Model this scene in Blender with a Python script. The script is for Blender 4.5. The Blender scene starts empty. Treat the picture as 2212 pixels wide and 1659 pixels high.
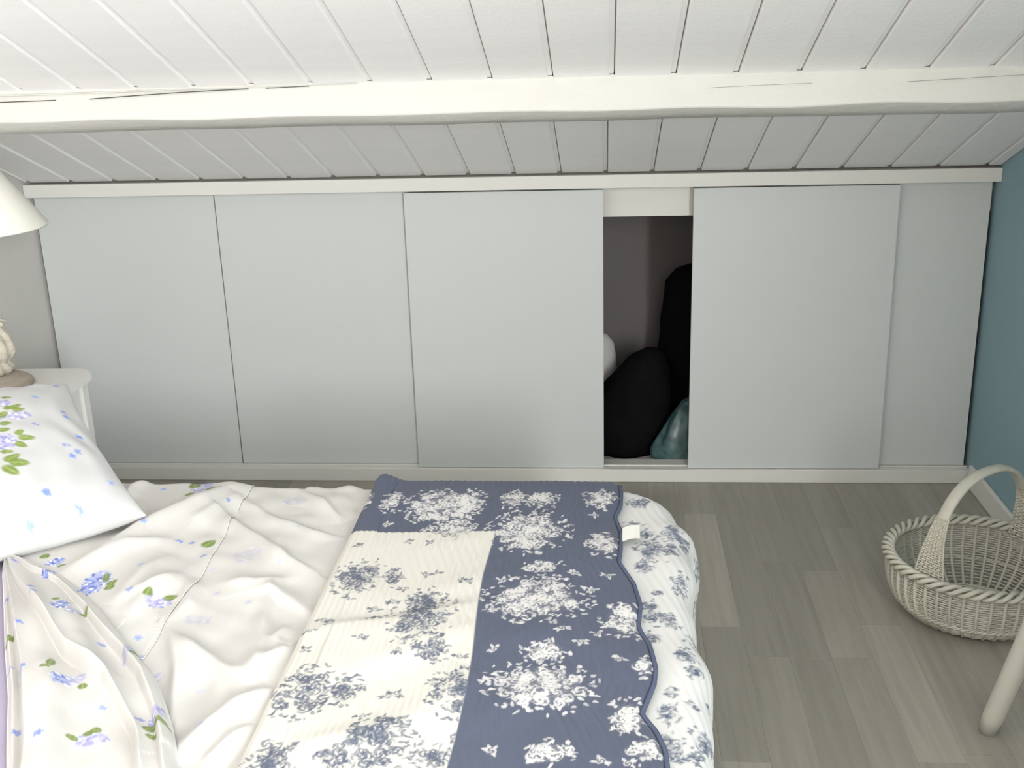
import bpy, bmesh, math, random
import numpy as np
from mathutils import Vector, Matrix, noise as mnoise

random.seed(7)
SC = bpy.context.scene
COL = SC.collection
PI = math.pi

# ------------------------------------------------------------------ camera
cam_data = bpy.data.cameras.new('camera')
cam_data.sensor_fit = 'HORIZONTAL'
cam_data.sensor_width = 36.0
cam_data.lens = 36.0 * 2436.65 / 2212.0
cam_data.clip_start = 0.02
cam = bpy.data.objects.new('camera', cam_data)
COL.objects.link(cam)
yaw, pit, rol = (math.radians(a) for a in (4.97346, 18.11783, 1.702775))
rz = Matrix.Rotation(yaw, 3, 'Z')
fwd = rz @ Vector((0, math.cos(pit), -math.sin(pit)))
rgt0 = rz @ Vector((1, 0, 0))
dwn0 = fwd.cross(rgt0)
rgt = math.cos(rol) * rgt0 + math.sin(rol) * dwn0
dwn = -math.sin(rol) * rgt0 + math.cos(rol) * dwn0
m3 = Matrix((rgt, -dwn, -fwd)).transposed()
cam.matrix_world = Matrix.Translation((1.751, -3.343, 1.423)) @ m3.to_4x4()
SC.camera = cam

# ------------------------------------------------------------------ world, window daylight, exposure
world = bpy.data.worlds.new('world')
SC.world = world
world.use_nodes = True
world.node_tree.nodes['Background'].inputs[0].default_value = (0.75, 0.87, 1.0, 1)
world.node_tree.nodes['Background'].inputs[1].default_value = 1.0

def area_light(name, loc, direction, sx, sy, energy, color):
    L = bpy.data.lights.new(name, 'AREA')
    L.shape = 'RECTANGLE'
    L.size, L.size_y = sx, sy
    L.energy = energy
    L.color = color
    o = bpy.data.objects.new(name, L)
    o.location = loc
    o.rotation_euler = Vector(direction).to_track_quat('-Z', 'Y').to_euler()
    COL.objects.link(o)
    return o

# daylight entering through the window behind the camera, in the right-hand wall
area_light('daylight_window', (2.84, -4.65, 1.50), (-1, 0, 0), 1.1, 1.25, 292.0, (0.975, 0.985, 0.975))

SC.view_settings.view_transform = 'Standard'
SC.view_settings.look = 'None'
SC.view_settings.gamma = 1.0
SC.view_settings.use_curve_mapping = False
SC.view_settings.exposure = 0.0
SC.cycles.max_bounces = 12
SC.cycles.diffuse_bounces = 8

# ------------------------------------------------------------------ helpers
def srgb(r, g, b):
    def f(c):
        c /= 255.0
        return c / 12.92 if c <= 0.04045 else ((c + 0.055) / 1.055) ** 2.4
    return (f(r), f(g), f(b), 1.0)

def mat_new(name):
    m = bpy.data.materials.new(name)
    m.use_nodes = True
    nt = m.node_tree
    return m, nt, nt.nodes['Principled BSDF']

def paint(name, color, rough=0.5, var=0.04, scale=(8, 8, 8), bump=0.0, bump_scale=60.0, spec=0.4, coords='Object'):
    """painted / plain surface: soft tonal noise and a fine relief"""
    m, nt, b = mat_new(name)
    N, L = nt.nodes, nt.links
    tc = N.new('ShaderNodeTexCoord')
    mp = N.new('ShaderNodeMapping'); mp.inputs['Scale'].default_value = scale
    L.new(tc.outputs[coords], mp.inputs[0])
    nz = N.new('ShaderNodeTexNoise'); nz.inputs['Scale'].default_value = 1.0; nz.inputs['Detail'].default_value = 5
    L.new(mp.outputs[0], nz.inputs['Vector'])
    mx = N.new('ShaderNodeMix'); mx.data_type = 'RGBA'
    c = color
    mx.inputs[6].default_value = (c[0] * (1 - var), c[1] * (1 - var), c[2] * (1 - var), 1)
    mx.inputs[7].default_value = (min(c[0] * (1 + var), 1), min(c[1] * (1 + var), 1), min(c[2] * (1 + var), 1), 1)
    L.new(nz.outputs[0], mx.inputs[0])
    L.new(mx.outputs[2], b.inputs['Base Color'])
    b.inputs['Roughness'].default_value = rough
    b.inputs['Specular IOR Level'].default_value = spec
    if bump:
        n2 = N.new('ShaderNodeTexNoise'); n2.inputs['Scale'].default_value = bump_scale; n2.inputs['Detail'].default_value = 4
        L.new(tc.outputs[coords], n2.inputs['Vector'])
        bp = N.new('ShaderNodeBump'); bp.inputs['Strength'].default_value = bump; bp.inputs['Distance'].default_value = 0.01
        L.new(n2.outputs[0], bp.inputs['Height'])
        L.new(bp.outputs[0], b.inputs['Normal'])
    return m

def print_cloth(name, rough=0.9, sheen=0.15, weave=900.0, bump=0.15):
    """printed cotton: the print is the cloth's own dye, stored on the weave as a colour attribute"""
    m, nt, b = mat_new(name)
    N, L = nt.nodes, nt.links
    at = N.new('ShaderNodeAttribute'); at.attribute_name = 'dye'
    tc = N.new('ShaderNodeTexCoord')
    nz = N.new('ShaderNodeTexNoise'); nz.inputs['Scale'].default_value = weave; nz.inputs['Detail'].default_value = 2
    L.new(tc.outputs['Object'], nz.inputs['Vector'])
    mx = N.new('ShaderNodeMix'); mx.data_type = 'RGBA'; mx.blend_type = 'MULTIPLY'; mx.inputs[0].default_value = 0.10
    L.new(at.outputs['Color'], mx.inputs[6]); L.new(nz.outputs['Color'], mx.inputs[7])
    L.new(mx.outputs[2], b.inputs['Base Color'])
    b.inputs['Roughness'].default_value = rough
    b.inputs['Specular IOR Level'].default_value = 0.15
    b.inputs['Sheen Weight'].default_value = sheen
    bp = N.new('ShaderNodeBump'); bp.inputs['Strength'].default_value = bump; bp.inputs['Distance'].default_value = 0.001
    L.new(nz.outputs[0], bp.inputs['Height']); L.new(bp.outputs[0], b.inputs['Normal'])
    return m

def obj(name, me, mat=None, parent=None):
    o = bpy.data.objects.new(name, me)
    COL.objects.link(o)
    if mat is not None and not me.materials:
        me.materials.append(mat)
    if parent is not None:
        o.parent = parent
    return o

def tag(o, label=None, cat=None, group=None, kind=None):
    if label: o['label'] = label
    if cat: o['category'] = cat
    if group: o['group'] = group
    if kind: o['kind'] = kind
    return o

def empty(name, loc, label=None, cat=None, group=None, kind=None):
    o = bpy.data.objects.new(name, None)
    o.empty_display_size = 0.05
    o.location = loc
    COL.objects.link(o)
    return tag(o, label, cat, group, kind)

def bm_box(bm, lo, hi, bevel=0.0, seg=2):
    vs = [bm.verts.new((x, y, z)) for x in (lo[0], hi[0]) for y in (lo[1], hi[1]) for z in (lo[2], hi[2])]
    fs = [(0, 1, 3, 2), (4, 6, 7, 5), (0, 4, 5, 1), (2, 3, 7, 6), (0, 2, 6, 4), (1, 5, 7, 3)]
    faces = [bm.faces.new([vs[i] for i in f]) for f in fs]
    if bevel > 0:
        es = list({e for f in faces for e in f.edges})
        bmesh.ops.bevel(bm, geom=es, offset=bevel, segments=seg, affect='EDGES', profile=0.5)

def bm_mesh(bm, smooth=False):
    bmesh.ops.recalc_face_normals(bm, faces=bm.faces)
    me = bpy.data.meshes.new('mesh')
    bm.to_mesh(me); bm.free()
    if smooth:
        me.polygons.foreach_set('use_smooth', [True] * len(me.polygons))
    return me

def box_mesh(lo, hi, bevel=0.0, seg=2):
    bm = bmesh.new(); bm_box(bm, lo, hi, bevel, seg); return bm_mesh(bm)

def boxes_mesh(lst, bevel=0.0):
    bm = bmesh.new()
    for lo, hi in lst: bm_box(bm, lo, hi, bevel)
    return bm_mesh(bm)

def grid_mesh(pos, dye=None, wrap_u=False, flip=False):
    """mesh from an (nv, nu, 3) array of points"""
    nv, nu = pos.shape[:2]
    idx = np.arange(nv * nu).reshape(nv, nu)
    if wrap_u: idx = np.concatenate([idx, idx[:, :1]], axis=1)
    q = np.stack([idx[:-1, :-1], idx[:-1, 1:], idx[1:, 1:], idx[1:, :-1]], -1).reshape(-1, 4)
    if flip: q = q[:, ::-1]
    me = bpy.data.meshes.new('mesh')
    me.vertices.add(nv * nu); me.vertices.foreach_set('co', np.ascontiguousarray(pos, np.float32).ravel())
    n = len(q)
    me.loops.add(n * 4); me.loops.foreach_set('vertex_index', np.ascontiguousarray(q, np.int32).ravel())
    me.polygons.add(n); me.polygons.foreach_set('loop_start', np.arange(0, n * 4, 4, dtype=np.int32))
    me.polygons.foreach_set('use_smooth', np.ones(n, bool))
    me.update(calc_edges=True)
    if dye is not None:
        ca = me.color_attributes.new('dye', 'FLOAT_COLOR', 'POINT')
        rgba = np.ones((nv * nu, 4), np.float32); rgba[:, :3] = dye.reshape(-1, 3)
        ca.data.foreach_set('color', rgba.ravel())
    return me

def lathe(profile, seg=48, center=(0, 0), ripple=None):
    """profile [(r, z)...] turned about a vertical axis"""
    ang = np.linspace(0, 2 * PI, seg, endpoint=False)
    pos = np.zeros((len(profile), seg, 3))
    for i, (r, z) in enumerate(profile):
        rr = np.full(seg, float(r))
        if ripple is not None: rr = rr + ripple(ang, z, r)
        pos[i, :, 0] = center[0] + rr * np.cos(ang); pos[i, :, 1] = center[1] + rr * np.sin(ang); pos[i, :, 2] = z
    return grid_mesh(pos, wrap_u=True)

def tube_points(path, rad, sides=8, closed=False, flat=1.0, up=(0, 0, 1)):
    """ring points (n, sides, 3) around a path; flat squeezes along the frame's second axis"""
    P = np.asarray(path, float); n = len(P)
    T = np.roll(P, -1, 0) - np.roll(P, 1, 0) if closed else np.gradient(P, axis=0)
    T /= np.linalg.norm(T, axis=1)[:, None] + 1e-12
    up = np.asarray(up, float)
    if up.ndim == 1: up = np.repeat(up[None], n, 0)
    A = np.cross(up, T); ln = np.linalg.norm(A, axis=1)
    A[ln < 1e-4] = (1, 0, 0); A /= np.linalg.norm(A, axis=1)[:, None]
    B = np.cross(T, A)
    ang = np.linspace(0, 2 * PI, sides, endpoint=False)
    rad = np.broadcast_to(np.asarray(rad, float), (n,))
    return P[:, None] + rad[:, None, None] * (np.cos(ang)[None, :, None] * A[:, None] + flat * np.sin(ang)[None, :, None] * B[:, None])

def add_grid(V, Fc, pos, wrap_u=True, wrap_v=False, cap=False):
    nv, nu = pos.shape[:2]; base = len(V)
    V.extend(map(tuple, pos.reshape(-1, 3)))
    for j in range(nv if wrap_v else nv - 1):
        j2 = (j + 1) % nv
        for i in range(nu if wrap_u else nu - 1):
            i2 = (i + 1) % nu
            Fc.append((base + j * nu + i, base + j * nu + i2, base + j2 * nu + i2, base + j2 * nu + i))
    if cap:
        Fc.append(tuple(base + i for i in range(nu))[::-1])
        Fc.append(tuple(base + (nv - 1) * nu + i for i in range(nu)))

def soup(V, Fc, smooth=True):
    me = bpy.data.meshes.new('mesh'); me.from_pydata(V, [], Fc); me.update()
    if smooth: me.polygons.foreach_set('use_smooth', np.ones(len(Fc), bool))
    return me

def tube_mesh(path, rad, sides=10, cap=True, flat=1.0, up=(0, 0, 1)):
    V, Fc = [], []
    add_grid(V, Fc, tube_points(path, rad, sides, False, flat, up), cap=cap)
    return soup(V, Fc)

def smooth01(t):
    t = np.clip(t, 0, 1); return t * t * (3 - 2 * t)

def undulate(x, y, seed, wl, amp, n=7):
    r = np.random.RandomState(seed); h = np.zeros_like(x)
    for _ in range(n):
        a = r.uniform(0, 2 * PI); k = 2 * PI / (wl * r.uniform(0.6, 1.7)); p = r.uniform(0, 2 * PI)
        h = h + np.sin(k * (x * math.cos(a) + y * math.sin(a)) + p)
    return amp * h / n ** 0.5

def ridge(x, y, poly, h, wl, wr):
    """a crease along a polyline, wl / wr its widths on the left and right of travel"""
    best = np.full(x.shape, 1e9); sgn = np.zeros(x.shape); tt = np.zeros(x.shape)
    P = [np.array(p) for p in poly]
    L = [np.linalg.norm(P[i + 1] - P[i]) for i in range(len(P) - 1)]; tot = sum(L); acc = 0
    for i in range(len(P) - 1):
        a, d = P[i], P[i + 1] - P[i]
        t = np.clip(((x - a[0]) * d[0] + (y - a[1]) * d[1]) / (d @ d), 0, 1)
        ex, ey = x - a[0] - t * d[0], y - a[1] - t * d[1]
        dist = np.hypot(ex, ey); s = d[0] * ey - d[1] * ex
        m = dist < best
        best = np.where(m, dist, best); sgn = np.where(m, s, sgn); tt = np.where(m, (acc + t * L[i]) / tot, tt)
        acc += L[i]
    w = np.where(sgn > 0, wl, wr)
    return h * np.sin(PI * np.clip(tt * 0.9 + 0.05, 0, 1)) ** 0.6 / (1 + (best / w) ** 2) ** 1.6

def interp_poly(poly, yq):
    """x of a polyline given as (x, y) points, looked up by y"""
    p = np.array(sorted(poly, key=lambda q: q[1]))
    return np.interp(yq, p[:, 1], p[:, 0])

# ---- print stamping: each stamp dyes the cells of a regular cloth grid
class Cloth:
    def __init__(s, x0, x1, dx, y0, y1, dy, base):
        s.xs = np.arange(x0, x1 + dx / 2, dx); s.ys = np.arange(y0, y1 + dy / 2, dy)
        s.dx, s.dy = dx, dy
        s.X, s.Y = np.meshgrid(s.xs, s.ys)
        s.col = np.empty(s.X.shape + (3,)); s.col[:] = base[:3]
        s.mask = np.ones(s.X.shape)
    def win(s, cx, cy, r):
        i0 = max(int((cx - r - s.xs[0]) / s.dx), 0); i1 = min(int((cx + r - s.xs[0]) / s.dx) + 2, len(s.xs))
        j0 = max(int((cy - r - s.ys[0]) / s.dy), 0); j1 = min(int((cy + r - s.ys[0]) / s.dy) + 2, len(s.ys))
        return slice(j0, max(j1, j0)), slice(i0, max(i1, i0))
    def put(s, w, alpha, color):
        a = (alpha * s.mask[w])[..., None]
        s.col[w] = s.col[w] * (1 - a) + np.array(color[:3]) * a
    def leaf(s, cx, cy, a, b, th, color, alpha=0.9, rib=None):
        w = s.win(cx, cy, max(a, b) * 1.3)
        if s.X[w].size == 0: return
        u = (s.X[w] - cx) * math.cos(th) + (s.Y[w] - cy) * math.sin(th)
        v = -(s.X[w] - cx) * math.sin(th) + (s.Y[w] - cy) * math.cos(th)
        r = np.hypot(u / a, v / (b * np.clip(1.15 - 0.35 * (u / a), 0.4, 2)))
        s.put(w, alpha * (1 - smooth01((r - 0.75) / 0.35)), color)
        if rib is not None:
            s.put(w, 0.6 * (np.abs(v) < b * 0.18) * (np.abs(u) < a * 0.8), rib)
    def rose(s, cx, cy, r, color, alpha, rng):
        w = s.win(cx, cy, r * 1.1)
        if s.X[w].size == 0: return
        u, v = s.X[w] - cx, s.Y[w] - cy
        rr = np.hypot(u, v) / r; th = np.arctan2(v, u)
        p = 0.5 + 0.5 * np.sin(8.5 * rr + 2 * th + rng.uniform(0, 6)) 
        s.put(w, alpha * (0.08 + 0.92 * smooth01((p - 0.35) / 0.3)) * (1 - smooth01((rr - 0.8) / 0.25)), color)
    def bouquet(s, cx, cy, rx, ry, color, rng, alpha=0.85, dens=1.0):
        area = rx * ry
        w = s.win(cx, cy, max(rx, ry))
        if s.X[w].size:
            r = np.hypot((s.X[w] - cx) / rx, (s.Y[w] - cy) / ry)
            sp = 0.5 + 0.5 * np.sin(s.X[w] * 900 + 3 * np.sin(s.Y[w] * 640)) * np.sin(s.Y[w] * 780 + 2 * np.sin(s.X[w] * 510))
            s.put(w, alpha * 0.30 * sp * (1 - smooth01((r - 0.35) / 0.5)), color)
        for _ in range(int(dens * area * 14000) + 4):         # leaves, spreading further out
            a = rng.uniform(0, 2 * PI); q = rng.uniform(0, 1) ** 0.55 * 1.08
            s.leaf(cx + rx * q * math.cos(a), cy + ry * q * math.sin(a), rng.uniform(.0035, .0075), rng.uniform(.0014, .0030), rng.uniform(0, 2 * PI), color, alpha * rng.uniform(0.55, 1.0))
        for _ in range(int(dens * area * 3600) + 1):         # blooms, towards the middle
            a = rng.uniform(0, 2 * PI); q = rng.uniform(0, 1) ** 0.6 * 0.72
            s.rose(cx + rx * q * math.cos(a), cy + ry * q * math.sin(a), rng.uniform(.008, .0135), color, alpha * rng.uniform(0.75, 1), rng)
    def sprig(s, cx, cy, color, rng, alpha=0.85):
        s.rose(cx, cy, rng.uniform(.006, .009), color, alpha, rng)
        for _ in range(4):
            a = rng.uniform(0, 2 * PI)
            s.leaf(cx + .011 * math.cos(a), cy + .009 * math.sin(a), .005, .0025, a, color, alpha)
    def hydrangea(s, cx, cy, rx, ry, tone, rng, fade=1.0):
        tones = [[(.14, .20, .60), (.24, .32, .72), (.10, .13, .48)], [(.34, .33, .60), (.44, .43, .68), (.26, .27, .56)], [(.50, .50, .64), (.40, .42, .58), (.44, .40, .52)]][tone]
        w = s.win(cx, cy, max(rx, ry) * 1.1)
        if s.X[w].size:
            r = np.hypot((s.X[w] - cx) / rx, (s.Y[w] - cy) / ry)
            s.put(w, fade * 0.55 * (1 - smooth01((r - 0.7) / 0.35)), tones[1])
        for _ in range(int(20 + rx * ry * 60000)):
            a = rng.uniform(0, 2 * PI); q = rng.uniform(0, 1) ** 0.5 * 0.95
            px, py = cx + rx * q * math.cos(a), cy + ry * q * math.sin(a)
            c = tones[rng.randint(3)] if rng.uniform() < 0.8 else (.9, .9, .95)
            s.leaf(px, py, rng.uniform(.0025, .0045), rng.uniform(.002, .003), a, c, fade * 0.8)
    def star(s, cx, cy, rng, fade=1.0, size=1.0):
        c = [(.16, .26, .75), (.24, .30, .62), (.30, .40, .80)][rng.randint(3)]
        a0 = rng.uniform(0, 6)
        for k in range(5):
            if rng.uniform() < 0.15: continue
            a = a0 + k * 2 * PI / 5
            s.leaf(cx + .0042 * size * math.cos(a), cy + .0042 * size * math.sin(a), .0042 * size, .0026 * size, a, c, fade * 0.8)

# ------------------------------------------------------------------ materials
M = {}
M['board'] = paint('white_lime_washed_board', (0.875, 0.865, 0.865, 1), 0.55, 0.035, (3, 26, 26), 0.08, 90)
M['beam'] = paint('white_painted_old_beam', (0.65, 0.64, 0.60, 1), 0.6, 0.04, (2, 20, 20), 0.25, 40)
M['crack'] = paint('dark_crack', (0.08, 0.075, 0.07, 1), 0.9, 0.1)
M['slab'] = paint('ceiling_slab', (0.55, 0.53, 0.5, 1), 0.9, 0.03)
M['trim'] = paint('white_satin_trim', (0.74, 0.73, 0.69, 1), 0.45, 0.02, (4, 30, 30), 0.03, 120)
M['door'] = paint('pale_grey_laminate', (0.612, 0.635, 0.627, 1), 0.42, 0.012, (6, 6, 6), 0.03, 300)
M['edge'] = paint('door_edge', (0.62, 0.62, 0.60, 1), 0.5, 0.02)
M['wall_l'] = paint('warm_grey_wall', (0.60, 0.58, 0.555, 1), 0.8, 0.02, (5, 5, 5), 0.06, 160)
M['wall_r'] = paint('grey_blue_wall', (0.26, 0.385, 0.435, 1), 0.75, 0.03, (5, 5, 5), 0.06, 160)
M['wall_w'] = paint('white_wall', (0.80, 0.79, 0.77, 1), 0.8, 0.02, (5, 5, 5), 0.06, 160)
M['wall_b'] = paint('greige_wall', (0.36, 0.335, 0.315, 1), 0.8, 0.02, (5, 5, 5), 0.06, 160)
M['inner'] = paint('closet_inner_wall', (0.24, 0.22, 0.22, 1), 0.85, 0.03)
M['white_wood'] = paint('white_painted_wood', (0.78, 0.77, 0.74, 1), 0.4, 0.02, (8, 8, 30), 0.03, 120)
M['stool'] = paint('aged_cream_painted_wood', (0.58, 0.565, 0.50, 1), 0.4, 0.04, (8, 8, 30), 0.03, 120)
M['wicker'] = paint('white_painted_wicker', (0.56, 0.54, 0.46, 1), 0.5, 0.10, (60, 60, 60), 0.1, 300)
M['mattress'] = paint('lavender_fitted_sheet', (0.42, 0.38, 0.50, 1), 0.9, 0.04, (30, 30, 30), 0.1, 400, spec=0.15)
M['base_fabric'] = paint('bed_base_fabric', (0.45, 0.43, 0.42, 1), 0.9, 0.04)
M['black_cloth'] = paint('black_fabric', (0.006, 0.006, 0.007, 1), 0.9, 0.3, (20, 20, 20), 0.3, 60, spec=0.1)
M['binding'] = paint('navy_binding', (0.085, 0.105, 0.17, 1), 0.85, 0.1, (200, 200, 200))
M['label'] = paint('white_satin_label', (0.86, 0.86, 0.80, 1), 0.4, 0.01)
M['shade'] = paint('cream_lampshade', (0.84, 0.82, 0.74, 1), 0.8, 0.02, (60, 60, 60), 0.06, 500)
M['carved'] = paint('whitewashed_carved_wood', (0.58, 0.53, 0.44, 1), 0.7, 0.35, (40, 40, 60), 0.4, 120)
M['carved_foot'] = paint('whitewashed_brown_foot', (0.42, 0.36, 0.30, 1), 0.7, 0.35, (14, 14, 120), 0.3, 120)
M['metal'] = paint('brass_rod', (0.5, 0.42, 0.25, 1), 0.35, 0.05)
M['metal'].node_tree.nodes['Principled BSDF'].inputs['Metallic'].default_value = 0.9
M['quilt'] = print_cloth('quilted_printed_cotton', 0.9, 0.1, 700, 0.2)
M['sheet'] = print_cloth('printed_cotton_sheet', 0.85, 0.1, 900, 0.1)
m, nt, b = mat_new('glossy_teal_plastic')
b.inputs['Base Color'].default_value = (0.10, 0.20, 0.20, 1); b.inputs['Roughness'].default_value = 0.28
nz = nt.nodes.new('ShaderNodeTexNoise'); nz.inputs['Scale'].default_value = 9; nz.inputs['Distortion'].default_value = 1.5
rp = nt.nodes.new('ShaderNodeValToRGB'); rp.color_ramp.elements[0].color = (0.02, 0.06, 0.065, 1); rp.color_ramp.elements[0].position = 0.35
rp.color_ramp.elements[1].color = (0.12, 0.20, 0.20, 1); rp.color_ramp.elements[1].position = 0.7
tc = nt.nodes.new('ShaderNodeTexCoord'); nt.links.new(tc.outputs['Object'], nz.inputs['Vector'])
nt.links.new(nz.outputs[0], rp.inputs[0]); nt.links.new(rp.outputs[0], b.inputs['Base Color'])
M['teal'] = m
m, nt, b = mat_new('window_glass')
b.inputs['Transmission Weight'].default_value = 1.0; b.inputs['Roughness'].default_value = 0.0; b.inputs['Base Color'].default_value = (0.95, 0.98, 1, 1)
nz = nt.nodes.new('ShaderNodeTexNoise'); nz.inputs['Scale'].default_value = 2
bp = nt.nodes.new('ShaderNodeBump'); bp.inputs['Strength'].default_value = 0.02
nt.links.new(nz.outputs[0], bp.inputs['Height']); nt.links.new(bp.outputs[0], b.inputs['Normal'])
M['glass'] = m

def floor_material():
    m, nt, b = mat_new('grey_oak_laminate')
    N, L = nt.nodes, nt.links
    tc = N.new('ShaderNodeTexCoord'); oi = N.new('ShaderNodeObjectInfo')
    off = N.new('ShaderNodeVectorMath'); off.operation = 'ADD'
    cmb = N.new('ShaderNodeCombineXYZ')
    mul = N.new('ShaderNodeMath'); mul.operation = 'MULTIPLY'; mul.inputs[1].default_value = 37.0
    L.new(oi.outputs['Random'], mul.inputs[0]); L.new(mul.outputs[0], cmb.inputs[1]); L.new(mul.outputs[0], cmb.inputs[2])
    L.new(tc.outputs['Object'], off.inputs[0]); L.new(cmb.outputs[0], off.inputs[1])
    mp = N.new('ShaderNodeMapping'); mp.inputs['Scale'].default_value = (60, 3.0, 1)
    L.new(off.outputs[0], mp.inputs[0])
    nz = N.new('ShaderNodeTexNoise'); nz.inputs['Scale'].default_value = 1; nz.inputs['Detail'].default_value = 6; nz.inputs['Distortion'].default_value = 0.6
    L.new(mp.outputs[0], nz.inputs['Vector'])
    rp = N.new('ShaderNodeValToRGB')
    rp.color_ramp.elements[0].position = 0.25; rp.color_ramp.elements[0].color = (0.29, 0.268, 0.226, 1)
    rp.color_ramp.elements[1].position = 0.8; rp.color_ramp.elements[1].color = (0.375, 0.35, 0.302, 1)
    L.new(nz.outputs[0], rp.inputs[0])
    hs = N.new('ShaderNodeHueSaturation')
    mr = N.new('ShaderNodeMapRange'); mr.inputs['To Min'].default_value = 0.80; mr.inputs['To Max'].default_value = 1.14
    L.new(oi.outputs['Random'], mr.inputs[0]); L.new(mr.outputs[0], hs.inputs['Value']); L.new(rp.outputs[0], hs.inputs['Color'])
    L.new(hs.outputs[0], b.inputs['Base Color'])
    b.inputs['Roughness'].default_value = 0.42; b.inputs['Specular IOR Level'].default_value = 0.35
    bp = N.new('ShaderNodeBump'); bp.inputs['Strength'].default_value = 0.06; bp.inputs['Distance'].default_value = 0.002
    L.new(nz.outputs[0], bp.inputs['Height']); L.new(bp.outputs[0], b.inputs['Normal'])
    return m
M['floor'] = floor_material()

# ------------------------------------------------------------------ room shell
U = 0.135                       # ceiling board pitch
AL = math.radians(22.15)        # roof slope
CA, SA = math.cos(AL), math.sin(AL)
XL, XR, YB = -0.016, 2.876, -5.40
ZC = 0.976                      # ceiling height at the closet front
def slope(s, d=0.0):            # point on the ceiling, s along the slope from the closet, d into the room
    return (-s * CA - d * SA, ZC + s * SA - d * CA)

# floor: sub-floor with strips laid towards the closet
floor = obj('floor', box_mesh((XL - .1, YB - .1, -0.05), (XR + .1, 0.72, -0.009)), M['slab']); tag(floor, kind='structure')
edges = [2.076 + 0.0958 * k for k in range(-22, 10)]
rng = random.Random(5)
forced = {0: [-1.03], 1: [-0.554], 2: [-0.602], 4: [-1.38], -1: [-0.25, -0.9], 3: [-0.34, -0.88], 5: [-0.62, -1.2], 6: [-0.4, -1.05]}
rest = []
for i, k in enumerate(range(-22, 9)):
    xa, xb = max(edges[i], XL), min(edges[i + 1], XR)
    if xb - xa < 0.01: continue
    cuts = [0.0]
    if k in forced: cuts += forced[k]
    else:
        cuts.append(-rng.uniform(.12, .5))
    while cuts[-1] > YB: cuts.append(max(cuts[-1] - rng.uniform(.36, .62), YB))
    for j in range(len(cuts) - 1):
        ya, yb = cuts[j + 1], cuts[j]
        g = 0.00015
        if yb < -2.35 :
            rest.append(((xa + g, ya + g, -.009), (xb - g, yb - g, 0.0)))
            continue
        cx, cy = (xa + xb) / 2, (ya + yb) / 2
        o = obj('floor_strip', box_mesh((xa + g - cx, ya + g - cy, -.009), (xb - g - cx, yb - g - cy, 0.0)), M['floor'], floor)
        o.location = (cx, cy, 0)
tag(obj('floor_strip', boxes_mesh(rest), M['floor'], floor), kind='stuff')

# ceiling: slab carrying tongue-and-groove boards, one run above the beam and one below
def tilt(me, s0=0.0):
    """mesh drawn with y = along slope (up), z = into the room -> placed on the roof slope"""
    n = len(me.vertices); co = np.empty(n * 3, np.float32); me.vertices.foreach_get('co', co); co = co.reshape(-1, 3)
    s, d = co[:, 1].copy(), co[:, 2].copy()
    co[:, 1] = -s * CA - d * SA; co[:, 2] = ZC + s * SA - d * CA
    me.vertices.foreach_set('co', co.ravel()); me.update()
    me.flip_normals()
    return me
SMAX = 5.40 / CA
ceiling = obj('ceiling', tilt(box_mesh((XL - .1, -0.75, -0.16), (XR + .1, SMAX + .1, -0.012))), M['slab'])
tag(ceiling, kind='structure')
def board_run(first, count, s0, s1, seed):
    r = random.Random(seed)
    for k in range(count):
        x0 = first + k * U
        xa, xb = x0 + 0.0015, x0 + U - 0.0115
        lx, hx = max(xa, XL + .001), min(xb, XR - .001)
        lst = []
        dz = r.uniform(-0.0006, 0.0006)
        bm = bmesh.new()
        if hx - lx > 0.004: bm_box(bm, (lx, s0, -0.014), (hx, s1, 0.0 + dz), 0.0028, 2)
        tx0, tx1 = max(xb, XL + .001), min(x0 + U - 0.0014, XR - .001)
        if tx1 - tx0 > 0.001: bm_box(bm, (tx0, s0, -0.014), (tx1, s1, -0.006))
        if not bm.verts: bm.free(); continue
        obj('ceiling_board', tilt(bm_mesh(bm)), M['board'], ceiling)
board_run(-U + 0.004, 23, 0.004, 0.80, 1)          # lower run, between the beam and the closet
board_run(-U + 0.10 * U + 0.004, 23, 0.805, SMAX, 2)       # upper run

# walls
def wall_side(name, x0, x1, mat, hole=None):
    """side wall following the roof slope; hole = (y0, y1, z0, z1)"""
    bm = bmesh.new()
    top = lambda y: ZC - y * SA / CA + 0.10
    ys = sorted({YB - .1, 0.70} | (set(hole[:2]) if hole else set()))
    for a, c in zip(ys[:-1], ys[1:]):
        spans = [(0.0, None)]
        if hole and a >= hole[0] - 1e-6 and c <= hole[1] + 1e-6: spans = [(0.0, hole[2]), (hole[3], None)]
        for z0, z1 in spans:
            za, zc = (z1, z1) if z1 is not None else (top(a), top(c))
            v = [bm.verts.new(p) for x in (x0, x1) for p in ((x, a, z0), (x, c, z0), (x, c, zc), (x, a, za))]
            for f in ((0, 1, 2, 3), (7, 6, 5, 4), (0, 4, 5, 1), (1, 5, 6, 2), (2, 6, 7, 3), (3, 7, 4, 0)):
                bm.faces.new([v[i] for i in f])
    return tag(obj(name, bm_mesh(bm), mat), kind='structure')
wall_side('wall_left', XL - .1, XL, M['wall_l'])
wall_side('wall_right', XR, XR + .1, M['wall_r'], (-5.26, -4.04, 0.81, 2.19))
wb = box_mesh((XL, YB - .1, 0), (XR, YB, 3.3))
tag(obj('wall_back', wb, M['wall_b']), kind='structure')
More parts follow.
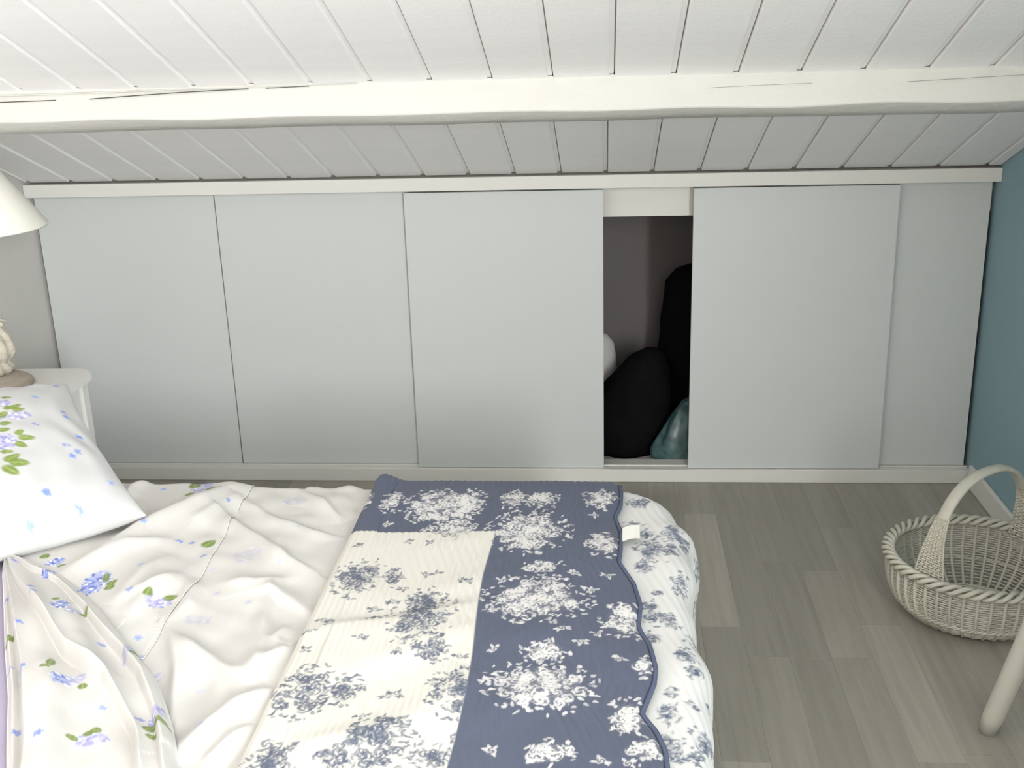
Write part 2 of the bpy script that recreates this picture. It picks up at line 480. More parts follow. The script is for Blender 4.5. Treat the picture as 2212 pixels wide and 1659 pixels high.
def window(name, lo, hi, axis):
    root = empty(name, ((lo[0] + hi[0]) / 2, (lo[1] + hi[1]) / 2, lo[2]), kind='structure')
    inv = root.location
    def part(n, lst, mat, bev=0.004):
        me = boxes_mesh([(tuple(np.array(a) - np.array(inv)), tuple(np.array(c) - np.array(inv))) for a, c in lst], bev)
        return obj(n, me, mat, root)
    w = 0.05
    if axis == 'y':
        y0, y1 = lo[1], hi[1]; mid = (lo[0] + hi[0]) / 2
        part('window_frame', [((lo[0], y0, lo[2]), (hi[0], y1, lo[2] + w)), ((lo[0], y0, hi[2] - w), (hi[0], y1, hi[2])), ((lo[0], y0, lo[2] + w), (lo[0] + w, y1, hi[2] - w)), ((hi[0] - w, y0, lo[2] + w), (hi[0], y1, hi[2] - w)), ((mid - .03, y0, lo[2] + w), (mid + .03, y1, hi[2] - w))], M['white_wood'])
        part('pane', [((lo[0] + w, y0 + .015, lo[2] + w), (mid - .03, y0 + .02, hi[2] - w))], M['glass'], 0)
        part('pane', [((mid + .03, y0 + .015, lo[2] + w), (hi[0] - w, y0 + .02, hi[2] - w))], M['glass'], 0)
    else:
        x0, x1 = lo[0], hi[0]; mid = (lo[1] + hi[1]) / 2
        part('window_frame', [((x0, lo[1], lo[2]), (x1, hi[1], lo[2] + w)), ((x0, lo[1], hi[2] - w), (x1, hi[1], hi[2])), ((x0, lo[1], lo[2] + w), (x1, lo[1] + w, hi[2] - w)), ((x0, hi[1] - w, lo[2] + w), (x1, hi[1], hi[2] - w)), ((x0, mid - .03, lo[2] + w), (x1, mid + .03, hi[2] - w))], M['white_wood'])
        part('pane', [((x0 + .015, lo[1] + w, lo[2] + w), (x0 + .02, mid - .03, hi[2] - w))], M['glass'], 0)
        part('pane', [((x0 + .015, mid + .03, lo[2] + w), (x0 + .02, hi[1] - w, hi[2] - w))], M['glass'], 0)
window('window_1', (XR + .04, -5.26, 0.81), (XR + .09, -4.04, 2.19), 'x')
# baseboard on the right wall
bb = obj('baseboard_right', box_mesh((XR - .014, YB, 0.0005), (XR - .0005, -0.035, 0.072), 0.004), M['trim']); tag(bb, kind='structure')
# ------------------------------------------------------------------ old painted beam under the boards
n = 130
xs = np.linspace(XL + .002, XR - .002, n)
s_top, dep, wid = 0.826, 0.074, 0.086
def wav(seed, amp, wl):
    return undulate(xs, xs * 0, seed, wl, amp, 5)
prof = []
front_edge = dep + wav(3, .0022, .5)
for (s, d) in ((s_top, -0.004), (s_top + .001, dep * 0.3), (s_top, dep * .6), (s_top - .0005, dep - .006), (s_top - .0015, dep - .0015), (s_top - .006, dep), (s_top - wid * .5, dep + .001), (s_top - wid + .008, dep), (s_top - wid, dep - .008), (s_top - wid - .002, dep * .4), (s_top - wid, -0.004)):
    prof.append((s, d))
pos = np.zeros((len(prof), n, 3))
for i, (s, d) in enumerate(prof):
    ss = s + wav(20 + min(i // 3, 3), .0018, .45) + (wav(5, .003, .8) if i in (3, 4, 5) else 0)
    dd = (d + wav(30 + i // 3, .002, .5)) if d > 0 else np.full(n, d)
    pos[i, :, 0] = xs; pos[i, :, 1] = -ss * CA - dd * SA; pos[i, :, 2] = ZC + ss * SA - dd * CA
beam = empty('ceiling_beam', (1.43, -.76, 1.25), 'white painted hewn beam running across the sloping board ceiling', 'beam')
def world_part(name, me, mat, root):
    """mesh given in world coordinates, parented under a root Empty"""
    o = obj(name, me, mat, root)
    me.transform(Matrix.Translation(-Vector(root.location)))
    return o
world_part('timber', grid_mesh(pos, flip=True), M['beam'], beam)
# thin sealing lath with the open crack on the left, and two drying cracks on the right
def crack(pts, r):
    path = []
    for x, d in pts:
        y, z = slope(s_top + .0025, d); path.append((x, y - .0005, z))
    world_part('crack', tube_mesh(path, r, 5, flat=0.5), M['crack'], beam)
crack([(0.0, .030), (.35, .0255), (.50, .0235)], .0022)
crack([(.58, .0225), (.78, .013), (.86, .0105), (.95, .008)], .0020)
crack([(.99, .0075), (1.05, .006), (1.09, .005)], .0014)
crack([(2.40, .028), (2.62, .020), (2.78, .016), (2.86, .014)], .0006)
crack([(1.98, .031), (2.08, .028), (2.2, .026)], .0005)
world_part('lath', tube_mesh([(x, slope(s_top + .003, d)[0], slope(s_top + .003, d)[1]) for x, d in ((0.0, .012), (.4, .010), (.8, .006), (1.2, .002))], [.010, .009, .006, .002], 8, flat=.25), M['beam'], beam)

# ------------------------------------------------------------------ sliding-door closet under the eaves
Z0, Z1 = 0.046, 0.930
fr = empty('closet_frame', (1.43, 0.03, 0.0), 'white frame of the eaves closet: top fascia, bottom rail and inner shell', 'closet frame')
world_part('top_fascia', box_mesh((XL + .001, -0.022, Z1 + .003), (XR - .001, 0.060, ZC - .004), 0.0015), M['trim'], fr)
world_part('bottom_rail', box_mesh((XL + .001, -0.014, 0.0005), (XR - .001, 0.075, 0.0435), 0.0015), M['trim'], fr)
world_part('rail_lip', box_mesh((XL + .001, 0.016, 0.0437), (XR - .001, 0.0195, 0.0475)), M['trim'], fr)
world_part('lintel', box_mesh((XL + .001, 0.048, 0.838), (XR - .001, 0.066, Z1 + .002), 0.001), M['trim'], fr)
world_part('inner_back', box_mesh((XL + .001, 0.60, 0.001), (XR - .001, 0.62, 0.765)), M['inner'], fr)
world_part('inner_floor', box_mesh((XL + .001, 0.076, 0.0005), (XR - .001, 0.60, 0.012)), M['slab'], fr)
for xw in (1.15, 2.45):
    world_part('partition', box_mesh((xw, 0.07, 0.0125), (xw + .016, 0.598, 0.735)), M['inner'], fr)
def door(label, x0, x1, y0, z0, z1):
    root = empty('sliding_door', ((x0 + x1) / 2, y0 + .008, z0), label, 'door', 'sliding closet doors')
    world_part('panel', box_mesh((x0 + .0012, y0, z0), (x1 - .0012, y0 + .016, z1)), M['door'], root)
    world_part('edge_band', box_mesh((x0, y0 + .0004, z0 + .0005), (x0 + .0011, y0 + .0156, z1 - .0005)), M['edge'], root)
    world_part('edge_band', box_mesh((x1 - .0011, y0 + .0004, z0 + .0005), (x1, y0 + .0156, z1 - .0005)), M['edge'], root)
    return root
door('pale grey flush closet door farthest left, behind the bedside lamp', -0.007, .5615, .0205, .0478, Z1)
door('pale grey flush closet door, second from the left, set back', .5648, 1.165, .0205, .0478, Z1)
door('pale grey sliding door left of the dark closet opening', 1.152, 1.746, -.004, .0455, .9265)
door('pale grey sliding door right of the dark closet opening', 2.011, 2.600, -.004, .0455, .9265)
door('pale grey flush closet door farthest right, against the blue wall', 2.275, 2.864, .0205, .0478, Z1)

# things stored in the closet
def lumpy(rings, cx, cy, seed, seg=40, amp=.02, freq=9.0, fold=0.0):
    """a soft sack: rings of (z, rx, ry, ox)"""
    zs = np.array([r[0] for r in rings]); zz = np.linspace(zs[0], zs[-1], 34)
    rx = np.interp(zz, zs, [r[1] for r in rings]); ry = np.interp(zz, zs, [r[2] for r in rings]); ox = np.interp(zz, zs, [r[3] for r in rings])
    ang = np.linspace(0, 2 * PI, seg, endpoint=False)
    pos = np.zeros((len(zz), seg, 3))
    for j, z in enumerate(zz):
        for i, a in enumerate(ang):
            c, s = math.cos(a), math.sin(a)
            k = 1 + amp * 6 * mnoise.noise(Vector((c * 1.5 + seed, s * 1.5, z * freq))) + fold * math.sin(7 * a + z * 30)
            pos[j, i] = (cx + ox[j] + rx[j] * k * c, cy + ry[j] * k * s, z)
    V, Fc = [], []; add_grid(V, Fc, pos, cap=True)
    return soup(V, Fc)
cl = obj('garment_bag', lumpy([(.0125, .10, .10, .03), (.30, .115, .10, .02), (.40, .095, .09, .015), (.50, .075, .08, .005), (.56, .075, .075, .01), (.60, .05, .055, .02), (.615, .012, .015, .03)], 2.02, .40, 3, amp=.015, fold=.02), M['black_cloth'])
tag(cl, 'tall black bag standing inside the open closet gap', 'bag')
cl = obj('duffel_bag', lumpy([(.0125, .13, .09, -.03), (.10, .155, .10, -.02), (.20, .135, .095, .0), (.28, .095, .08, .03), (.34, .06, .055, .05), (.365, .02, .02, .06)], 1.84, .25, 8, amp=.02, fold=.015), M['black_cloth'])
tag(cl, 'low black slumped bag on the closet floor behind the doors', 'bag')
cl = obj('plastic_bag', lumpy([(.0445, .045, .03, -.015), (.065, .075, .045, -.012), (.10, .080, .048, -.005), (.15, .065, .04, .01), (.20, .045, .03, .025), (.255, .022, .02, .035), (.268, .006, .006, .04)], 1.985, .13, 12, amp=.03, freq=22, fold=.05), M['teal'])
cl.data.transform(Matrix.Translation((0, 0, -.032)))
tag(cl, 'crumpled shiny teal plastic bag at the bottom of the closet gap', 'bag')
cl = obj('bundle', lumpy([(.0125, .05, .05, 0), (.15, .055, .05, 0), (.28, .055, .05, 0), (.34, .045, .04, 0), (.37, .02, .02, 0)], 1.735, .42, 15, amp=.01), M['wall_w'])
tag(cl, 'pale rounded bundle at the left inside the closet gap', 'bundle')

# ------------------------------------------------------------------ bedside table
nt_ = empty('bedside_table', (.20, -.745, 0), 'white painted bedside table with rounded top between bed and closet', 'table')
NX0, NX1, NY0, NY1, NZ = .012, .362, -.945, -.555, .548
bm = bmesh.new()
pts = []
R_ = .045
for cxx, cyy, a0 in ((NX1 + .022 - R_, NY1 + .022 - R_, 0),):
    pass
outline = [(NX0, NY0 - .022)]
for k in range(9): a = -PI / 2 + k * PI / 16; outline.append((NX1 + .022 - R_ + R_ * math.cos(a), NY0 - .022 + R_ + R_ * math.sin(a)))
for k in range(9): a = k * PI / 16; outline.append((NX1 + .022 - R_ + R_ * math.cos(a), NY1 + .022 - R_ + R_ * math.sin(a)))
outline.append((NX0, NY1 + .022))
vb = [bm.verts.new((x, y, NZ - .020)) for x, y in outline]; vt = [bm.verts.new((x, y, NZ)) for x, y in outline]
ft = bm.faces.new(vt); bm.faces.new(vb[::-1])
for i in range(len(outline)):
    j = (i + 1) % len(outline); bm.faces.new((vb[i], vb[j], vt[j], vt[i]))
bmesh.ops.bevel(bm, geom=[e for e in ft.edges], offset=.006, segments=3, affect='EDGES')
world_part('table_top', bm_mesh(bm), M['white_wood'], nt_)
for x, y in ((NX0, NY0), (NX0, NY1 - .035), (NX1 - .035, NY0), (NX1 - .035, NY1 - .035)):
    world_part('leg', box_mesh((x, y, .0005), (x + .035, y + .035, NZ - .0205), .003), M['white_wood'], nt_)
world_part('side_panel', box_mesh((NX0 + .036, NY1 - .02, .12), (NX1 - .036, NY1 - .008, NZ - .021)), M['white_wood'], nt_)
world_part('side_panel', box_mesh((NX0 + .036, NY0 + .008, .12), (NX1 - .036, NY0 + .02, NZ - .021)), M['white_wood'], nt_)
world_part('back_panel', box_mesh((NX0 + .005, NY0 + .036, .12), (NX0 + .015, NY1 - .036, NZ - .021)), M['white_wood'], nt_)
world_part('shelf', box_mesh((NX0 + .016, NY0 + .021, .12), (NX1 - .036, NY1 - .021, .136)), M['white_wood'], nt_)
dr = world_part('drawer', box_mesh((NX1 - .022, NY0 + .037, NZ - .19), (NX1 - .007, NY1 - .037, NZ - .026), .003), M['white_wood'], nt_)
kn = obj('knob', lathe([(.001, .0), (.006, .001), (.006, .012), (.013, .016), (.014, .022), (.010, .027), (.001, .028)], 20), M['white_wood'], dr)
kn.matrix_local = Matrix.Translation((NX1 - .007 - .20, 0.0 - .005, NZ - .105)) @ Matrix.Rotation(PI / 2, 4, 'Y')
dr = world_part('cupboard_door', box_mesh((NX1 - .022, NY0 + .037, .138), (NX1 - .007, NY1 - .037, NZ - .196), .003), M['white_wood'], nt_)

# ------------------------------------------------------------------ table lamp
LX, LY = .19, -.69
lamp = empty('table_lamp', (LX, LY, NZ), 'table lamp with cream cone shade and whitewashed carved base', 'lamp')
def rip(ang, z, r):
    return np.array([.004 * math.sin(9 * a + z * 55) * min(1, r * 20) + .006 * mnoise.noise(Vector((math.cos(a) * 2, math.sin(a) * 2, z * 28))) for a in ang])
foot = [(.001, .0008), (.084, .0008), (.088, .006), (.086, .013), (.078, .020), (.066, .026), (.055, .032), (.044, .036), (.001, .036)]
colm = [(r_ * .78 if r_ > .01 else r_, z_) for r_, z_ in [(.001, .0362), (.046, .0362), (.056, .043), (.060, .052), (.052, .060), (.046, .066), (.055, .078), (.062, .096), (.064, .115), (.060, .132), (.050, .148), (.044, .158), (.054, .164), (.055, .171), (.040, .177), (.032, .192), (.026, .215), (.023, .25), (.027, .27), (.030, .28), (.022, .29), (.015, .30), (.014, .33), (.001, .331)]]
o = obj('lamp_foot', lathe(foot, 48), M['carved_foot'], lamp)
fine = []
for (r0, z0), (r1, z1) in zip(colm[:-1], colm[1:]):
    for k in range(3): fine.append((r0 + (r1 - r0) * k / 3, z0 + (z1 - z0) * k / 3))
fine.append(colm[-1])
o = obj('carved_column', lathe(fine, 72, ripple=rip), M['carved'], lamp)
o = obj('rod', lathe([(.004, .331), (.004, .585), (.001, .586)], 10), M['metal'], lamp)
o = obj('lamp_shade', lathe([(.176, .412), (.180, .409), (.181, .413), (.120, .500), (.062, .585), (.059, .588), (.057, .585), (.118, .497), (.176, .412)], 64), M['shade'], lamp)
sh = o
spk = []
V, Fc = [], []
for k in range(3):
    a = k * 2 * PI / 3
    add_grid(V, Fc, tube_points([(0, 0, .583), (.058 * math.cos(a), .058 * math.sin(a), .583)], .0015, 6), cap=True)
obj('shade_spider', soup(V, Fc), M['metal'], sh)
bl = obj('bulb', lathe([(.001, .44), (.013, .441), (.014, .46), (.026, .49), (.029, .51), (.024, .53), (.008, .54), (.001, .541)], 20), M['label'], lamp)
bl.matrix_local = Matrix.Translation((0, 0, -.02))

# ------------------------------------------------------------------ bed base and mattress
BX0, BX1, BY0, BY1, BZ = .02, 1.885, -2.50, -1.125, .450
bed = empty('bed', (.95, -1.81, 0), 'low upholstered bed standing on the floor under the lavender mattress', 'bed')
def round_slab(x0, x1, y0, y1, z0, z1, r, e):
    """block with rounded plan corners r and soft top and bottom edges e"""
    rings = [(e, z0), (e * .3, z0 + e * .3), (0, z0 + e), (0, z1 - e), (e * .3, z1 - e * .3), (e, z1)]
    pos = []
    for ins, z in rings:
        ring = []
        for cx, cy, a0 in ((x1 - r, y1 - r, 0), (x0 + r, y1 - r, PI / 2), (x0 + r, y0 + r, PI), (x1 - r, y0 + r, 1.5 * PI)):
            for k in range(9):
                a = a0 + k * PI / 16; ring.append((cx + (r - ins) * math.cos(a), cy + (r - ins) * math.sin(a), z))
        pos.append(ring)
    V, Fc = [], []; add_grid(V, Fc, np.array(pos), cap=True)
    return soup(V, Fc)
world_part('base_box', round_slab(BX0, BX1 - .03, BY0 + .03, BY1 - .03, .12, .245, .12, .012), M['base_fabric'], bed)
for x in (BX0 + .06, BX1 - .12):
    for y in (BY0 + .08, BY1 - .14):
        world_part('leg', box_mesh((x, y, .0005), (x + .05, y + .05, .1195), .004), M['white_wood'], bed)
mt = obj('mattress', round_slab(BX0, BX1, BY0, BY1, .2455, BZ, .15, .035), M['mattress'])
for f_ in mt.data.polygons: f_.use_smooth = len(f_.vertices) == 4
tag(mt, 'mattress in a lavender fitted sheet, showing at the left edge', 'mattress')

def drape(x, y, h, z0, xe, ylo, yhi, r, R, xlo=-9.0, flare=0.06):
    """lay cloth coordinates over the rounded bed: beyond the edge it bends down and hangs"""
    kx0, kx1, ky0, ky1 = xlo, xe - r, ylo + r, yhi - r
    cx, cy = np.clip(x, kx0, kx1), np.clip(y, ky0, ky1)
    qx, qy = x - cx, y - cy
    rho = np.hypot(qx, qy); inv = 1 / np.maximum(rho, 1e-9); nx, ny = qx * inv, qy * inv
    o = np.maximum(rho - r, 0); th = np.minimum(o / R, PI / 2); rest_ = np.maximum(o - R * PI / 2, 0)
    hor = np.minimum(rho, r) + R * np.sin(th) + flare * rest_
    px = cx + nx * (hor + h * np.sin(th)); py = cy + ny * (hor + h * np.sin(th))
    pz = z0 - R * (1 - np.cos(th)) - rest_ + h * np.cos(th)
    return np.stack([px, py, pz], -1)

# ------------------------------------------------------------------ printed lists (plan positions on the bed, metres)
NAVY_BOUQUETS = [(1.562,-1.242,0.028,0.05),(1.622,-1.241,0.036,0.05),(1.738,-1.23,0.037,0.05),(1.605,-1.387,0.081,0.089),(1.638,-1.53,0.038,0.025),(1.634,-1.65,0.093,0.085),(1.749,-1.439,0.037,0.061),(1.782,-1.713,0.039,0.062),(1.658,-1.812,0.038,0.029),(1.655,-1.908,0.086,0.069),(1.782,-1.976,0.031,0.046),(1.675,-2.06,0.036,0.03),(1.805,-2.055,0.024,0.034),(1.477,-1.252,0.032,0.068),(1.81,-1.853,0.014,0.03),(1.42,-1.271,0.08,0.09),(1.315,-1.255,0.025,0.05),(1.249,-1.246,0.023,0.055),(1.455,-1.374,0.059,0.049)]
NAVY_SPRIGS = [(1.731,-1.302),(1.755,-1.562),(1.578,-1.814),(1.771,-1.834),(1.596,-2.059),(1.78,-2.083),(1.744,-2.077),(1.573,-1.587),(1.727,-1.616),(1.48,-1.314),(1.712,-1.789),(1.74,-1.76),(1.697,-1.557),(1.681,-1.751),(1.322,-1.351),(1.256,-1.283),(1.252,-1.209)]
WHITE_BOUQUETS = [(1.314,-1.575,0.04,0.069),(1.451,-1.719,0.05,0.089),(1.447,-1.652,0.024,0.029),(1.375,-1.567,0.016,0.038),(1.482,-1.825,0.024,0.034),(1.307,-1.937,0.045,0.061),(1.37,-1.935,0.02,0.04),(1.538,-1.929,0.044,0.061),(1.444,-2.064,0.05,0.052),(1.297,-2.081,0.025,0.026),(1.297,-2.109,0.037,0.023),(1.382,-2.102,0.025,0.029),(1.413,-2.048,0.016,0.014),(1.521,-2.077,0.028,0.024),(1.452,-2.009,0.022,0.015)]
WHITE_SPRIGS = [(1.433,-1.559),(1.449,-1.555),(1.403,-1.614),(1.37,-1.728),(1.381,-1.721),(1.362,-1.791),(1.288,-1.73),(1.303,-1.741),(1.273,-1.768),(1.278,-1.821),(1.434,-1.942),(1.447,-1.937),(1.408,-1.997),(1.392,-1.92),(1.375,-1.426),(1.392,-1.663),(1.366,-1.691),(1.499,-1.585),(1.513,-1.591),(1.421,-1.433),(1.527,-1.84),(1.429,-1.832),(1.327,-2.072),(1.543,-2.035),(1.288,-1.451)]
REV_BOUQUETS = [(1.82,-1.218,0.024,0.027),(1.807,-1.315,0.023,0.025),(1.838,-1.434,0.037,0.057),(1.872,-1.425,0.017,0.03),(1.884,-1.547,0.018,0.041),(1.826,-1.652,0.021,0.049),(1.858,-1.681,0.018,0.03),(1.877,-1.793,0.018,0.032),(1.846,-1.89,0.008,0.01),(1.843,-1.945,0.018,0.029),(1.879,-1.921,0.008,0.011),(1.855,-2.049,0.021,0.018),(1.875,-2.041,0.011,0.012),(1.884,-1.338,0.014,0.025),(1.899,-1.378,0.016,0.028),(1.819,-1.493,0.017,0.022),(1.841,-1.582,0.006,0.01),(1.883,-1.834,0.008,0.02),(1.822,-1.74,0.015,0.025),(1.83,-1.356,0.014,0.024)]
SCALLOP = [(1.783,-1.193),(1.781,-1.251),(1.769,-1.3),(1.78,-1.37),(1.778,-1.449),(1.774,-1.505),(1.781,-1.526),(1.799,-1.582),(1.808,-1.655),(1.803,-1.716),(1.805,-1.733),(1.818,-1.779),(1.825,-1.852),(1.821,-1.889),(1.804,-1.948),(1.801,-1.962),(1.818,-2.003),(1.829,-2.049),(1.83,-2.092)]
LABEL = [(1.784,-1.366),(1.812,-1.363),(1.81,-1.415),(1.782,-1.414)]
QRIDGE = [[(1.255,-1.777),(1.325,-1.753),(1.413,-1.736),(1.536,-1.671)],[(1.395,-1.874),(1.457,-1.819),(1.542,-1.732)],[(1.462,-2.013),(1.518,-1.943),(1.557,-1.868)],[(1.319,-2.07),(1.404,-2.047),(1.473,-2.001)],[(1.556,-1.789),(1.656,-1.758),(1.745,-1.797)],[(1.58,-1.964),(1.658,-1.926),(1.745,-1.947)],[(1.566,-1.572),(1.663,-1.552),(1.761,-1.496)]]
FLAP_EDGE = [(0.983,-1.115),(0.986,-1.218),(0.992,-1.298),(0.998,-1.38),(1.008,-1.486),(1.011,-1.577),(1.009,-1.649),(1.011,-1.719),(1.009,-1.789),(1.012,-1.82)]
GATHER_L = [(0.612,-1.495),(0.637,-1.547),(0.693,-1.649),(0.774,-1.799),(0.847,-1.929),(0.893,-2.02),(0.935,-2.101)]
GATHER_R = [(0.647,-1.501),(0.677,-1.506),(0.754,-1.554),(0.833,-1.631),(0.898,-1.699),(0.962,-1.776),(1.017,-1.834),(1.07,-1.9),(1.11,-1.966),(1.138,-2.015),(1.166,-2.073),(1.181,-2.111)]
FLAP_RIDGES = [[(0.939,-1.157),(0.883,-1.272),(0.828,-1.368),(0.794,-1.481),(0.763,-1.548)],[(0.97,-1.177),(0.949,-1.261),(0.921,-1.324)],[(0.975,-1.535),(0.952,-1.645),(0.943,-1.702)],[(0.901,-1.666),(0.909,-1.537),(0.925,-1.485)],[(0.975,-1.564),(0.954,-1.599),(0.914,-1.633)],[(0.74,-1.109),(0.727,-1.16),(0.735,-1.209)],[(0.895,-1.408),(0.835,-1.441),(0.792,-1.511)]]
UNDER_RIDGES = [[(0.957,-1.261),(1.07,-1.38),(1.154,-1.473),(1.223,-1.522)],[(0.969,-1.186),(1.083,-1.295),(1.174,-1.353),(1.231,-1.361)],[(1.102,-1.145),(1.162,-1.212),(1.214,-1.284)],[(1.063,-1.562),(1.128,-1.574),(1.174,-1.545)],[(1.004,-1.713),(1.04,-1.765),(1.077,-1.84),(1.122,-1.976)],[(1.163,-2.072),(1.196,-2.0),(1.237,-1.93),(1.255,-1.905)],[(1.207,-2.087),(1.228,-2.041),(1.248,-1.993)],[(1.214,-1.882),(1.222,-1.841),(1.243,-1.786)],[(1.13,-1.601),(1.161,-1.593),(1.212,-1.638),(1.254,-1.675)],[(1.163,-1.6),(1.177,-1.695),(1.199,-1.782),(1.21,-1.877)],[(1.061,-1.764),(1.105,-1.818),(1.158,-1.879),(1.18,-1.937)],[(1.217,-1.712),(1.214,-1.759),(1.225,-1.787)],[(1.079,-1.786),(1.149,-1.843),(1.21,-1.887)],[(1.006,-1.563),(1.024,-1.643),(1.015,-1.706)]]
HYDRANGEAS = [(0.831,-1.581,0.022,0.041,0),(0.976,-1.648,0.02,0.016,1),(0.836,-1.717,0.015,0.018,0),(0.861,-1.729,0.01,0.015,2),(0.944,-1.94,0.013,0.021,0),(0.955,-1.921,0.011,0.019,2),(1.046,-2.073,0.022,0.014,1),(1.009,-1.837,0.012,0.029,2),(1.115,-2.012,0.006,0.019,1),(0.718,-1.501,0.016,0.017,0),(0.879,-1.148,0.022,0.03,1),(0.739,-1.57,0.01,0.014,0)]
LEAVES = [(0.842,-1.56,0.005,0.014),(0.862,-1.581,0.007,0.009),(0.865,-1.598,0.008,0.008),(0.989,-1.628,0.009,0.008),(0.952,-1.635,0.007,0.008),(0.907,-1.9,0.005,0.014),(0.909,-1.922,0.006,0.005),(0.972,-1.939,0.006,0.007),(1.044,-2.053,0.007,0.006),(1.037,-2.059,0.007,0.005),(1.02,-2.074,0.007,0.005),(1.02,-1.847,0.004,0.013),(1.117,-2.041,0.007,0.01),(1.133,-2.034,0.008,0.007),(1.127,-2.062,0.006,0.006),(0.739,-1.519,0.007,0.005),(0.859,-1.138,0.011,0.013),(0.904,-1.163,0.007,0.011),(0.867,-1.19,0.006,0.009),(0.783,-1.797,0.008,0.008),(0.981,-1.405,0.011,0.012),(0.684,-1.475,0.008,0.008),(0.877,-1.722,0.006,0.004),(0.815,-1.693,0.005,0.006)]
STARS = [(0.8,-1.446),(0.837,-1.364),(0.892,-1.519),(0.959,-1.22),(0.945,-1.403),(0.921,-1.403),(0.649,-1.518),(0.828,-1.639),(0.778,-1.694),(0.795,-1.778),(0.867,-1.914),(0.917,-2.036),(0.982,-2.09),(1.027,-1.995),(0.946,-1.815),(0.7,-1.652),(0.988,-1.457),(1.095,-2.025),(0.981,-1.758),(0.795,-1.154),(0.757,-1.663),(0.915,-1.627),(0.826,-1.882)]
FAINT = [(1.073,-1.459,0.028,0.034),(1.061,-1.693,0.027,0.018),(1.095,-1.194,0.026,0.024),(1.053,-1.862,0.012,0.015),(1.178,-2.018,0.008,0.008)]
FAINT_STARS = [(1.062,-1.599),(1.02,-1.505),(1.061,-1.764),(1.136,-1.9),(1.146,-1.491),(1.144,-1.337),(1.129,-1.631),(1.056,-1.356)]
PILLOW_HYD = [(.206,.193,.026,.028,1),(.197,.225,.024,.024,1),(.293,.142,.016,.026,1),(.344,.165,.014,.022,1),(.301,.185,.014,.02,1)]
PILLOW_LEAVES = [(.207,.149,.018,.0075,-1.7),(.189,.166,.014,.008,-2.3),(.226,.158,.012,.007,-1.0),(.324,.153,.014,.007,-1.6),(.326,.139,.014,.006,-1.2),(.313,.137,.014,.006,-1.5),(.304,.172,.014,.008,-1.0),(.269,.175,.013,.008,-1.7),(.244,.184,.013,.007,-1.7),(.37,.149,.012,.006,-1.7),(.149,.195,.02,.010,-1.1),(.130,.186,.020,.011,-1.8),(.112,.208,.019,.011,-2.5),(.172,.198,.014,.006,-1.7)]
PILLOW_STARS = [(.376,.089),(.254,.119),(.316,.047),(.294,.044),(.224,.04),(.177,.081),(.157,.065),(.145,.081),(.07,.032),(.052,.163),(.017,.118),(.010,.212),(.465,.091),(.465,.03)]
NAVY_BOUQUETS += [(1.60, -2.24, .08, .06), (1.74, -2.30, .04, .05), (1.66, -2.44, .085, .065), (1.76, -2.52, .035, .05), (1.61, -2.64, .07, .06)]
WHITE_BOUQUETS += [(1.33, -2.28, .06, .07), (1.46, -2.24, .05, .05), (1.44, -2.46, .07, .07), (1.32, -2.54, .05, .05), (1.42, -2.66, .06, .05)]
HYDRANGEAS += [(1.02, -2.26, .018, .016, 0), (1.15, -2.20, .016, .014, 1), (1.12, -2.38, .018, .016, 2)]
LEAVES += [(1.045, -2.25, .010, .007), (1.13, -2.19, .009, .006), (1.15, -2.385, .010, .006)]
NAVY = (.092, .106, .155)
IVORY = (.68, .66, .60)
PRINT_BLUE = (.09, .11, .165)
PRINT_WHITE = (.74, .72, .70)

# ------------------------------------------------------------------ top sheet: turned-down cotton sheet with hydrangea print
sheet = empty('bed_sheet', (.95, -1.8, .452), 'rumpled white cotton sheet with blue hydrangea print, folded back', 'sheet')
rg = np.random.RandomState(11)
SH = (.635, .618, .592)
# reverse side, print showing faintly through
c = Cloth(.84, 1.36, .0035, -2.52, -.93, .0035, SH)
for x, y, rx, ry in FAINT: c.hydrangea(x, y, rx, ry, 1, rg, .22)
for x, y in FAINT_STARS: c.star(x, y, rg, .25)
h = .002 + undulate(c.X, c.Y, 4, .22, .0035) + undulate(c.X, c.Y, 5, .08, .0012)
hs = [(.016, .012, .035), (.010, .012, .03), (.010, .01, .022), (.010, .02, .02), (.018, .03, .012), (.030, .035, .014), (.022, .02, .016), (.024, .03, .012), (.016, .03, .012), (.018, .012, .03), (.014, .02, .02), (.014, .014, .014), (.010, .02, .014), (.012, .02, .02)]
for q, (hh, wl, wr) in zip(UNDER_RIDGES, hs): h += ridge(c.X, c.Y, q, hh, wl, wr)
h = h + .012 * np.exp(-((c.Y + 1.09) / .03) ** 2) * (0.5 + 0.5 * np.sin(c.X * 75)) * (c.X > 1.1)
gl_ = np.array(sorted(GATHER_L + [(1.10, -2.46)], key=lambda p: p[1]))
c.X = np.maximum(c.X, np.interp(c.Y, gl_[:, 1], gl_[:, 0]) + .05 * (c.Y < -1.6))
pos = drape(c.X, c.Y, np.maximum(h, .001), .455, 1.9, -2.5, -1.135, .03, .035)
world_part('reverse_side', grid_mesh(pos, c.col), M['sheet'], sheet)
UNDER_H = (c.xs, c.ys, h)
def under_height(x, y):
    xs_, ys_, hh = UNDER_H
    i = np.clip(np.round((x - xs_[0]) / .0035).astype(int), 0, len(xs_) - 1); j = np.clip(np.round((y - ys_[0]) / .0035).astype(int), 0, len(ys_) - 1)
    v = hh[j, i]
    return np.where(x < xs_[0], .004, v)
